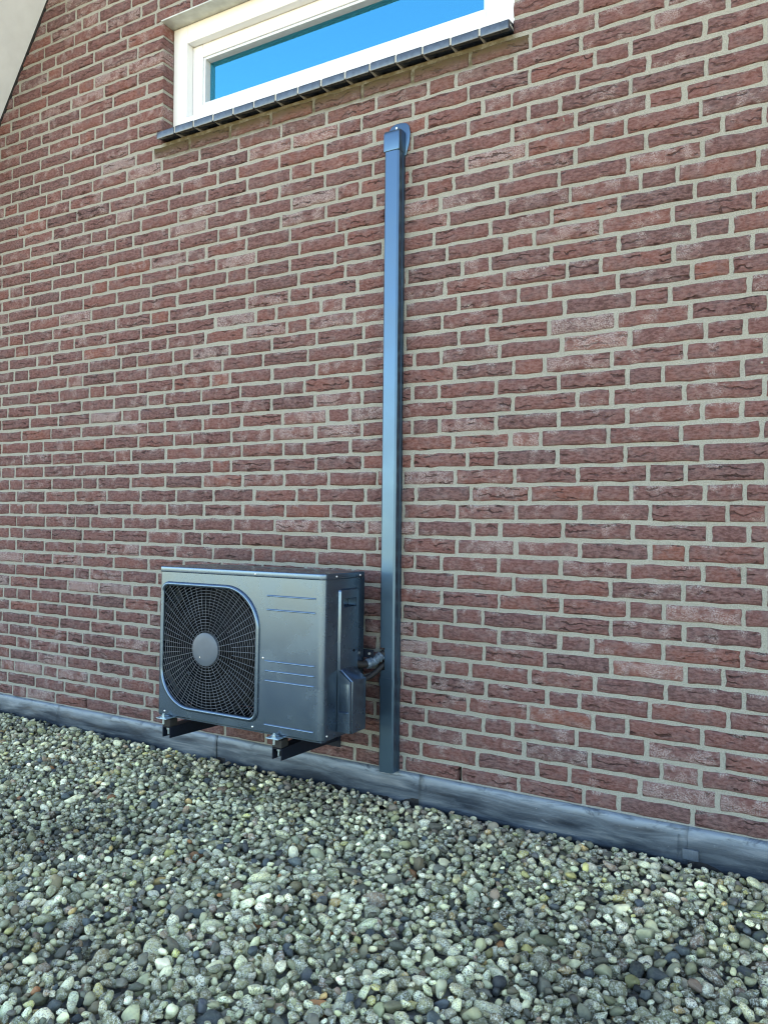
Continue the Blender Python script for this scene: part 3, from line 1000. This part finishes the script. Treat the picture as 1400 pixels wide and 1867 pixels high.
def loop_rr(x0, x1, z0, z1, rad, n=10):
    """rounded rectangle, radii (bottom left, bottom right, top right, top left), counter-clockwise"""
    pts = []
    for (cx, cz, r, a0) in ((x0 + rad[0], z0 + rad[0], rad[0], math.pi), (x1 - rad[1], z0 + rad[1], rad[1], 1.5 * math.pi), (x1 - rad[2], z1 - rad[2], rad[2], 0), (x0 + rad[3], z1 - rad[3], rad[3], 0.5 * math.pi)):
        m = max(3, int(n * (1 + r * 8)))
        for i in range(m + 1):
            a = a0 + 0.5 * math.pi * i / m
            pts.append((cx + r * math.cos(a), cz + r * math.sin(a)))
    return pts

def holed_plate(name, outer, holes, to3, mat, parent, extra=None):
    """flat plate with holes; extra(bm) may add more to the mesh"""
    bm = bmesh.new()
    es = []
    for lp in [outer] + holes:
        vv = [bm.verts.new(to3(*q)) for q in lp]
        es += [bm.edges.new((vv[i], vv[(i + 1) % len(vv)])) for i in range(len(vv))]
    bmesh.ops.triangle_fill(bm, use_beauty=True, use_dissolve=False, edges=es)
    if extra:
        extra(bm)
    me = bpy.data.meshes.new(name)
    bmesh.ops.recalc_face_normals(bm, faces=bm.faces)
    bm.to_mesh(me); bm.free()
    return link(name, me, mat, parent)

def build_unit():
    u = tag(empty('heat_pump'), 'anthracite outdoor heat pump unit with round-cornered fan guard on wall brackets', 'heat pump')
    u.matrix_world = Matrix(((UEX[0], UEY[0], UEZ[0], UO[0]), (UEX[1], UEY[1], UEZ[1], UO[1]), (UEX[2], UEY[2], UEZ[2], UO[2]), (0, 0, 0, 1)))
    zt = UH - 0.021
    rl, rr_ = 0.010, 0.026
    # front panel: flat sheet with the fan opening, wrapped round both corners
    op = loop_rr(0.0165, 0.4805, 0.037, 0.505, (0.150, 0.032, 0.150, 0.032))
    def wrap(bm):
        arcs = []
        L = [(rl - rl * math.sin(a), rl - rl * math.cos(a)) for a in np.linspace(0, math.pi / 2, 6)] + [(0, 0.04)]
        Rr = [(UW - rr_ + rr_ * math.sin(a), rr_ - rr_ * math.cos(a)) for a in np.linspace(0, math.pi / 2, 9)] + [(UW, 0.04)]
        for path in (L, Rr):
            lo = [bm.verts.new((x, y, 0.004)) for x, y in path]
            hi = [bm.verts.new((x, y, zt)) for x, y in path]
            for i in range(len(path) - 1):
                bm.faces.new((lo[i], lo[i + 1], hi[i + 1], hi[i]))
            # turned-under lower edge
            lo2 = [bm.verts.new((x + (0.004 if x < UW / 2 else -0.004), y + 0.004, 0.0)) for x, y in path]
            for i in range(len(path) - 1):
                bm.faces.new((lo[i], lo2[i], lo2[i + 1], lo[i + 1]))
        a = [bm.verts.new(q) for q in ((rl, 0, 0.004), (UW - rr_, 0, 0.004), (UW - rr_, 0.004, 0.0), (rl, 0.004, 0.0))]
        bm.faces.new(a)
        # inner wall of the opening
        o1 = [bm.verts.new((x, 0, z)) for x, z in op]
        o2 = [bm.verts.new((x, 0.035, z)) for x, z in op]
        for i in range(len(op)):
            j = (i + 1) % len(op)
            bm.faces.new((o1[i], o1[j], o2[j], o2[i]))
    fp = holed_plate('front_panel', [(rl, 0.004), (UW - rr_, 0.004), (UW - rr_, zt), (rl, zt)], [op], lambda x, z: (x, 0, z), M['unit'], u, wrap)
    hide_seams(fp, 0.5)
    # embossed ribs of the front
    for x0, x1, z in ((0.517, 0.728, 0.483), (0.517, 0.728, 0.434), (0.513, 0.727, 0.253), (0.515, 0.727, 0.2188), (0.515, 0.727, 0.1842), (0.515, 0.727, 0.0296)):
        hide_seams(MB().add([(x0, 0.001, z - 0.0038), (x1, 0.001, z - 0.0038), (x1, 0.001, z + 0.0044), (x0, 0.001, z + 0.0044),
                             (x0 + 0.002, -0.0026, z - 0.0010), (x1 - 0.002, -0.0026, z - 0.0010), (x1 - 0.002, -0.0026, z + 0.0010), (x0 + 0.002, -0.0026, z + 0.0010)],
                            [(4, 5, 6, 7), (0, 1, 5, 4), (1, 2, 6, 5), (2, 3, 7, 6), (3, 0, 4, 7)]).build('rib', M['unit'], fp), 0.9)
    # rounded rim round the opening
    rim = MB()
    rim.tube([(x, -0.001, z) for x, z in loop_rr(0.0175, 0.4795, 0.038, 0.504, (0.149, 0.031, 0.149, 0.031))], 0.0085, 8, closed=True)
    rim_o = rim.build('guard_rim', M['unit'], u, smooth=True)
    # wire guard: rings and spokes bent to a shallow dish
    cx, cz = 0.241, 0.269
    inner = loop_rr(0.022, 0.475, 0.0425, 0.4995, (0.144, 0.028, 0.144, 0.028))
    poly = np.array(inner)
    def inside(x, z):
        a, b = poly, np.roll(poly, -1, 0)
        cond = (a[:, 1] > z) != (b[:, 1] > z)
        xi = (b[:, 0] - a[:, 0]) * (z - a[:, 1]) / (b[:, 1] - a[:, 1] + 1e-12) + a[:, 0]
        return int((cond & (x < xi)).sum()) % 2 == 1
    def yw(r): return -0.004 + 0.012 * (r / 0.23) ** 2 * 0.5
    g = MB()
    rad = 0.068
    while rad < 0.32:
        n = 120
        run = []
        pts = [(cx + rad * math.cos(2 * math.pi * i / n), yw(min(rad, 0.23)), cz + rad * math.sin(2 * math.pi * i / n)) for i in range(n)]
        ins = [inside(q[0], q[2]) for q in pts]
        if all(ins):
            g.tube(pts, 0.00095, 4, closed=True)
        elif any(ins):
            st = ins.index(False)
            seq = [(st + i) % n for i in range(n)]
            for i in seq + [st]:
                if ins[i]:
                    run.append(pts[i])
                else:
                    if len(run) > 1:
                        g.tube(run, 0.00095, 4)
                    run = []
        rad += 0.0107
    ns = 56
    for i in range(ns):
        a = 2 * math.pi * (i + 0.25) / ns
        r0 = 0.058 if i % 2 == 0 else 0.125
        pts = []
        r = r0
        while r < 0.36:
            x, z = cx + r * math.cos(a), cz + r * math.sin(a)
            if not inside(x, z):
                break
            pts.append((x, yw(min(r, 0.23)) - 0.0022, z))
            r += 0.012
        if len(pts) > 1:
            pts.append((cx + (r - 0.003) * math.cos(a), pts[-1][1] + 0.003, cz + (r - 0.003) * math.sin(a)))
            g.tube(pts, 0.00100, 4)
    guard = g.build('fan_guard', M['wire'], u, smooth=True)
    hub = MB()
    prof = [(0.0, -0.0125), (0.035, -0.0120), (0.055, -0.0105), (0.0615, -0.008), (0.0625, -0.004), (0.0615, 0.002)]
    n = 48
    vv = [(cx, prof[0][1], cz)] + [(cx + r * math.cos(2 * math.pi * k / n), y, cz + r * math.sin(2 * math.pi * k / n)) for r, y in prof[1:] for k in range(n)]
    ff = [(0, 1 + k, 1 + (k + 1) % n) for k in range(n)]
    for j in range(len(prof) - 2):
        for k in range(n):
            ff.append((1 + j * n + k, 1 + (j + 1) * n + k, 1 + (j + 1) * n + (k + 1) % n, 1 + j * n + (k + 1) % n))
    hide_seams(hub.add(vv, ff).build('guard_hub', M['hub'], u), 0.7)
    MB().box(cx - 0.022, cx - 0.0195, -0.0132, -0.0115, cz - 0.032, cz - 0.027).build('drain_mark', M['screw'], u)
    # fan, shroud and coil inside
    fan = empty('fan', (cx, 0.075, cz), u)
    for b in range(3):
        m = MB()
        vv, ff = [], []
        nr, na = 8, 9
        for i in range(nr):
            r = 0.045 + (0.212 - 0.045) * i / (nr - 1)
            for j in range(na):
                t = j / (na - 1)
                a = b * 2 * math.pi / 3 + 0.5 + (t - 0.5) * (1.35 + 0.35 * i / nr) + 0.25 * i / nr
                vv.append((r * math.cos(a), (t - 0.5) * 0.075 * (1.1 - 0.4 * i / nr), r * math.sin(a)))
        for i in range(nr - 1):
            for j in range(na - 1):
                q = i * na + j
                ff.append((q, q + 1, q + na + 1, q + na))
        m.add(vv, ff).build('blade', M['dark'], fan, smooth=True)
    m = MB()
    m.tube([(0, -0.03, 0), (0, 0.03, 0)], 0.05, 24)
    m.build('fan_hub', M['dark'], fan, smooth=False)
    sh = MB()
    n = 64
    vv = [(cx + r * math.cos(2 * math.pi * k / n), y, cz + r * math.sin(2 * math.pi * k / n)) for r, y in ((0.235, 0.03), (0.222, 0.045), (0.220, 0.10)) for k in range(n)]
    ff = [(j * n + k, j * n + (k + 1) % n, (j + 1) * n + (k + 1) % n, (j + 1) * n + k) for j in range(2) for k in range(n)]
    sh.add(vv, ff).build('fan_shroud', M['dark'], u, smooth=True)
    coil = MB()
    for k in range(100):
        x = 0.02 + k * 0.0048
        coil.box(x, x + 0.0012, 0.205, 0.24, 0.03, 0.53)
    coil.box(0.015, 0.50, 0.243, 0.246, 0.02, 0.54)
    coil.build('coil', M['fin'], u)
    MB().box(0.497, 0.500, 0.04, 0.25, 0.01, 0.54).build('divider', M['dark'], u)
    # sides, back, base
    def side_to3(y, z): return (UW - 0.0012, y, z)
    pocket = loop_rr(0.112, 0.200, 0.4475, 0.4785, (0.004,) * 4, 4)
    def pock(bm):
        a = [bm.verts.new((UW + 0.0075, y, z)) for y, z in pocket]
        b = [bm.verts.new((UW - 0.03, y + 0.004, z)) for y, z in pocket]
        for i in range(len(pocket)):
            j = (i + 1) % len(pocket)
            bm.faces.new((a[i], a[j], b[j], b[i]))
        bm.faces.new(b)
    holed_plate('side_panel', [(0.041, 0.004), (UD, 0.004), (UD, zt), (0.041, zt)], [pocket], side_to3, M['unit'], u)
    rp = holed_plate('service_panel', loop_rr(0.096, 0.214, 0.215, 0.508, (0.006,) * 4, 4), [pocket], lambda y, z: (UW + 0.0075, y, z), M['unit'], u,
                     lambda bm: (pock(bm), [bm.faces.new(q) for q in skirt(bm, loop_rr(0.096, 0.214, 0.215, 0.508, (0.006,) * 4, 4), loop_rr(0.0915, 0.2185, 0.2105, 0.5125, (0.008,) * 4, 4), UW + 0.0075, UW - 0.001)]))
    hide_seams(rp, 0.5)
    MB().quad((0, 0.0405, 0.004), (0, UD, 0.004), (0, UD, zt), (0, 0.0405, zt)).quad((0, UD, 0.004), (UW - 0.0012, UD, 0.004), (UW - 0.0012, UD, zt), (0.50, UD, zt)).build('back_panel', M['unit'], u)
    MB().box(0.004, UW - 0.005, 0.006, UD - 0.002, -0.004, 0.0035).build('base_tray', M['unit'], u)
    # lid
    lp = loop_rr(-0.0022, UW + 0.0025, -0.0030, UD + 0.002, (0.011, 0.027, 0.012, 0.012), 6)
    hide_seams(MB().prism([(x, y, UH - 0.0215) for x, y in lp], (0, 0, 0.0215)).build('lid', M['unit'], u, bevel=0.0035, seg=3), 0.55)
    # valve cover: a box on the lower rear of the side, with a finger pocket in its front
    cv = MB()
    b = 0.056
    y0, y1 = 0.092, 0.196
    pr = [(UW - 0.001, 0.014), (UW + b, 0.014), (UW + b, 0.196), (UW - 0.001, 0.240)]
    cov = hide_seams(MB().prism([(x, y0 + 0.010, z) for x, z in pr], (0, y1 - y0 - 0.010, 0)).build('valve_cover', M['unit'], u, bevel=0.0045, seg=3), 0.5)
    pk = [(UW + 0.005, 0.085), (UW + b - 0.009, 0.085), (UW + b - 0.009, 0.186), (UW + 0.005, 0.186)]
    ol = [(UW + 0.0005, 0.0175), (UW + b - 0.003, 0.0175), (UW + b - 0.003, 0.1935), (UW + 0.0005, 0.2335)]
    def pk_walls(bm):
        for lp_, ya, yb in ((pk, y0, y0 + 0.0095), (ol, y0, y0 + 0.0155)):
            a = [bm.verts.new((x, ya, z)) for x, z in lp_]
            c = [bm.verts.new((x, yb, z)) for x, z in lp_]
            for i in range(4):
                j = (i + 1) % 4
                bm.faces.new((a[i], a[j], c[j], c[i]))
    holed_plate('cover_front', ol, [pk], lambda x, z: (x, y0, z), M['unit'], cov, pk_walls)
    # screws
    def screw(p, ax, parent=u, r=0.0042, mat='screw'):
        p = np.array(p, float)
        ax = np.array(ax, float)
        s = np.cross(ax, (0, 0, 1.0)); s /= np.linalg.norm(s)
        t = np.cross(s, ax)
        vv = [p + ax * 0.0032]
        for rr2, hh in ((0.6, 0.0027), (1.0, 0.0008), (1.0, -0.001)):
            vv += [p + ax * hh + r * rr2 * (math.cos(k * math.pi / 5) * s + math.sin(k * math.pi / 5) * t) for k in range(10)]
        ff = [(0, 1 + k, 1 + (k + 1) % 10) for k in range(10)]
        for j in range(2):
            ff += [(1 + j * 10 + k, 11 + j * 10 + k, 11 + j * 10 + (k + 1) % 10, 1 + j * 10 + (k + 1) % 10) for k in range(10)]
        MB().add(vv, ff).build('screw', M[mat], parent, smooth=True)
    for x, z, y in ((0.4665, 0.5577, -0.003), (0.505, 0.2625, 0), (0.0375, 0.0159, 0), (0.464, 0.0140, 0)):
        screw((x, y, z), (0, -1, 0))
    for y, z, x in ((0.0721, 0.5578, UW + 0.0025), (0.2302, 0.5567, UW + 0.0025), (0.030, 0.0155, UW), (0.2437, 0.0150, UW - 0.001)):
        screw((x, y, z), (1, 0, 0))
    screw((UW + 0.0075, 0.186, 0.289), (1, 0, 0), mat='dark', r=0.005)
    # zinc feet with bolt and nut
    for wx in (1.381, 1.905):
        lx = wx - UO[0]
        ft = MB()
        ft.box(lx - 0.026, lx + 0.026, -0.030, 0.045, -0.0085, -0.0052)
        fo = ft.build('foot', M['zinc'], u, bevel=0.001)
        bo = MB()
        bo.tube([(lx, -0.016, -0.03), (lx, -0.016, 0.010)], 0.0042, 10)
        bo.tube([(lx, -0.016, -0.0050), (lx, -0.016, -0.0028)], 0.012, 16)
        bo.tube([(lx, -0.016, -0.0026), (lx, -0.016, 0.0042)], 0.0082, 6)
        bo.build('bolt', M['zinc'], fo)
    return u

def skirt(bm, la, lb, xa, xb):
    a = [bm.verts.new((xa, y, z)) for y, z in la]
    b = [bm.verts.new((xb, y, z)) for y, z in lb]
    n = len(la)
    return [(a[i], a[(i + 1) % n], b[(i + 1) % n], b[i]) for i in range(n)]
unit = build_unit()

def build_bracket(x0, x1, label):
    root = tag(empty('wall_bracket', ((x0 + x1) / 2, 0, 0.135)), label, 'wall bracket', 'brackets under the heat pump')
    xm = (x0 + x1) / 2
    w = (x1 - x0) / 2
    def z_top(y): return 0.0 - 0.006 * (y + 0.37)      # tilts back a little with the unit
    t = 0.003
    yf = -0.368
    m = MB()
    for sx in (-1, 1):
        xa, xb = sx * w, sx * (w - t)
        m.prism([(xa, yf, z_top(yf)), (xa, -0.006, z_top(-0.006)), (xa, -0.006, -0.060), (xa, yf, -0.040)], (xb - xa, 0, 0))
    m.prism([(-w + t, yf, z_top(yf)), (-w + t, -0.006, z_top(0)), (-w + t, -0.006, z_top(0) - t), (-w + t, yf, z_top(yf) - t)], (2 * (w - t), 0, 0))
    m.build('arm', M['black_steel'], root)
    MB().box(-w - 0.012, w + 0.012, -0.0058, -0.002, -0.085, 0.33).build('wall_plate', M['black_steel'], root, bevel=0.001)
    d = MB().box(-0.020, 0.020, yf - 0.002, yf + 0.040, 0.0012, 0.0305)
    d.build('damper', M['rubber'], root, bevel=0.003)
    b = MB()
    b.tube([(0, yf + 0.012, -0.030), (0, yf + 0.012, -0.004)], 0.0042, 10)
    b.tube([(0, yf + 0.012, -0.0115), (0, yf + 0.012, -0.0045)], 0.008, 6)
    b.build('bolt', M['zinc'], root)
    sc = MB()
    sc.tube([(w + 0.0005, -0.030, -0.036), (w + 0.004, -0.030, -0.036)], 0.0048, 8)
    sc.build('screw', M['screw'], root)
    return root
build_bracket(1.3605, 1.4000, 'black steel bracket arm under the fan end of the heat pump')
build_bracket(1.8850, 1.9260, 'black steel bracket arm under the heat pump nearer the duct')

# ---------------------------------------------------------------- duct on the wall and the lines that enter it
DX0, DX1, DY = 2.1335, 2.1940, -0.052
def build_duct():
    root = tag(empty('pipe_duct', ((DX0 + DX1) / 2, 0, 0.004)), 'tall narrow blue-grey plastic duct fixed upright to the brick wall', 'duct')
    ox, oz = (DX0 + DX1) / 2, 0.004
    def prof(g=0.0):
        c = 0.0062
        a, b = DX0 - ox - g, DX1 - ox + g
        f = DY - g
        return [(a - 0.0012, -0.0008), (a - 0.0012, -0.0165), (a, -0.0175), (a, f + c), (a + c, f), (b - c, f), (b, f + c), (b, -0.0205), (b - 0.0018, -0.0200), (b - 0.0018, -0.0175), (b + 0.0014, -0.0170), (b + 0.0014, -0.0008)]
    def ext(m, pf, z0, z1):
        m.prism([(x, y, z0 - oz) for x, y in pf], (0, 0, z1 - z0))
    m = MB(); ext(m, prof(), 0.004, 0.322); m.build('duct_length', M['duct'], root)
    m = MB()
    ext(m, prof(), 0.3235, 0.380)
    nx = DX0 - ox + 0.022
    full = prof()
    cut = [(nx, -0.0008), (nx, DY)] + full[5:]
    ext(m, cut, 0.3802, 0.4628)
    ext(m, [(DX0 - ox - 0.0012, -0.0008), (DX0 - ox - 0.0012, -0.004), (nx - 0.0002, -0.004), (nx - 0.0002, -0.0008)], 0.3802, 0.4628)
    ext(m, full, 0.463, 2.309)
    m.build('duct_length', M['duct'], root)
    m = MB(); ext(m, prof(0.0022), 0.3215, 0.352); m.build('coupler', M['duct'], root)
    # wall cap: curved hood on a rounded plate
    m = MB()
    pts = [(0.0, 2.303), (DY - 0.0030, 2.303), (DY - 0.0030, 2.365)]
    for k in range(1, 9):
        a = k / 8 * math.pi / 2
        pts.append((DY - 0.003 + 0.020 * (1 - math.cos(a)), 2.365 + 0.020 * math.sin(a)))
    pts += [(-0.0068, 2.387), (-0.0068, 2.303)]
    pts = pts[1:]
    xa, xb = DX0 - ox - 0.0028, DX1 - ox + 0.0028
    hide_seams(m.prism([(xa, y, z - oz) for y, z in pts], (xb - xa, 0, 0)).build('wall_cap', M['duct'], root, bevel=0.0042, seg=3), 0.5)
    pl = [(-0.036, 2.345), (-0.034, 2.298), (0.036, 2.298), (0.050, 2.345), (0.053, 2.380), (0.048, 2.406), (0.036, 2.419), (0.012, 2.424), (-0.008, 2.424), (-0.026, 2.419), (-0.036, 2.406), (-0.038, 2.380)]
    pl = [(x, z) for x, z in pl]
    hide_seams(MB().prism([(x, -0.0062, z - oz) for x, z in pl], (0, 0.005, 0)).build('cap_plate', M['duct'], root, bevel=0.0014, seg=2), 0.5)
    MB().tube([(-0.003, -0.0075, 2.407 - oz), (-0.003, -0.0100, 2.407 - oz)], 0.0045, 10).build('screw', M['screw'], root)
build_duct()

def bez(p0, p1, p2, p3, n=14):
    p0, p1, p2, p3 = map(np.array, (p0, p1, p2, p3))
    return [(1 - t) ** 3 * p0 + 3 * (1 - t) ** 2 * t * p1 + 3 * (1 - t) * t * t * p2 + t ** 3 * p3 for t in np.linspace(0, 1, n)]

def build_lines():
    base = np.array((2.10, -0.12, 0.36))
    root = tag(empty('refrigerant_lines', tuple(base)), 'black insulated pipes running from the heat pump into the upright duct', 'pipes')
    def loc(ps): return [np.array(q) - base for q in ps]
    a = bez((2.085, -0.150, 0.415), (2.10, -0.12, 0.405), (2.118, -0.085, 0.395), (2.150, -0.040, 0.445), 18)
    MB().tube(loc(a), 0.0135, 12).build('insulated_pipe', M['foam'], root, smooth=True)
    # pleated pale wrap on the bend
    b = a[8:17]
    pts, rs = [], []
    for i in range(len(b) - 1):
        for s, r in ((0.0, 0.0160), (0.35, 0.0190), (0.7, 0.0155)):
            pts.append(b[i] * (1 - s) + b[i + 1] * s); rs.append(r + 0.0012 * math.sin(i * 2.3))
    MB().tube(loc(pts), rs, 14).build('pleated_wrap', M['wrap'], root, smooth=False)
    c = bez((2.080, -0.165, 0.352), (2.11, -0.11, 0.345), (2.122, -0.085, 0.36), (2.150, -0.035, 0.405), 16)
    MB().tube(loc(c), 0.0105, 10).build('insulated_pipe', M['foam'], root, smooth=True)
    d = bez((2.075, -0.15, 0.385), (2.10, -0.13, 0.350), (2.125, -0.07, 0.375), (2.148, -0.035, 0.395), 16)
    MB().tube(loc(d), 0.0042, 8).build('cable', M['rubber'], root, smooth=True)
    MB().box(2.070 - base[0], 2.128 - base[0], -0.086 - base[1], -0.082 - base[1], 0.428 - base[2], 0.458 - base[2]).build('strap', M['black_steel'], root, bevel=0.001)
    MB().tube(loc([(2.112, -0.086, 0.443), (2.112, -0.0905, 0.443)]), 0.0045, 10).build('screw', M['screw'], root)
    e = [(2.098, -0.145, 0.318), (2.102, -0.135, 0.330), (2.108, -0.12, 0.345)]
    MB().tube(loc(e), [0.0095, 0.008, 0.0035], 10).build('valve_cap', M['wrap'], root, smooth=True)
    MB().tube(loc([(2.106, -0.135, 0.352), (2.110, -0.1395, 0.353)]), 0.0042, 8).build('screw', M['screw'], root)
build_lines()
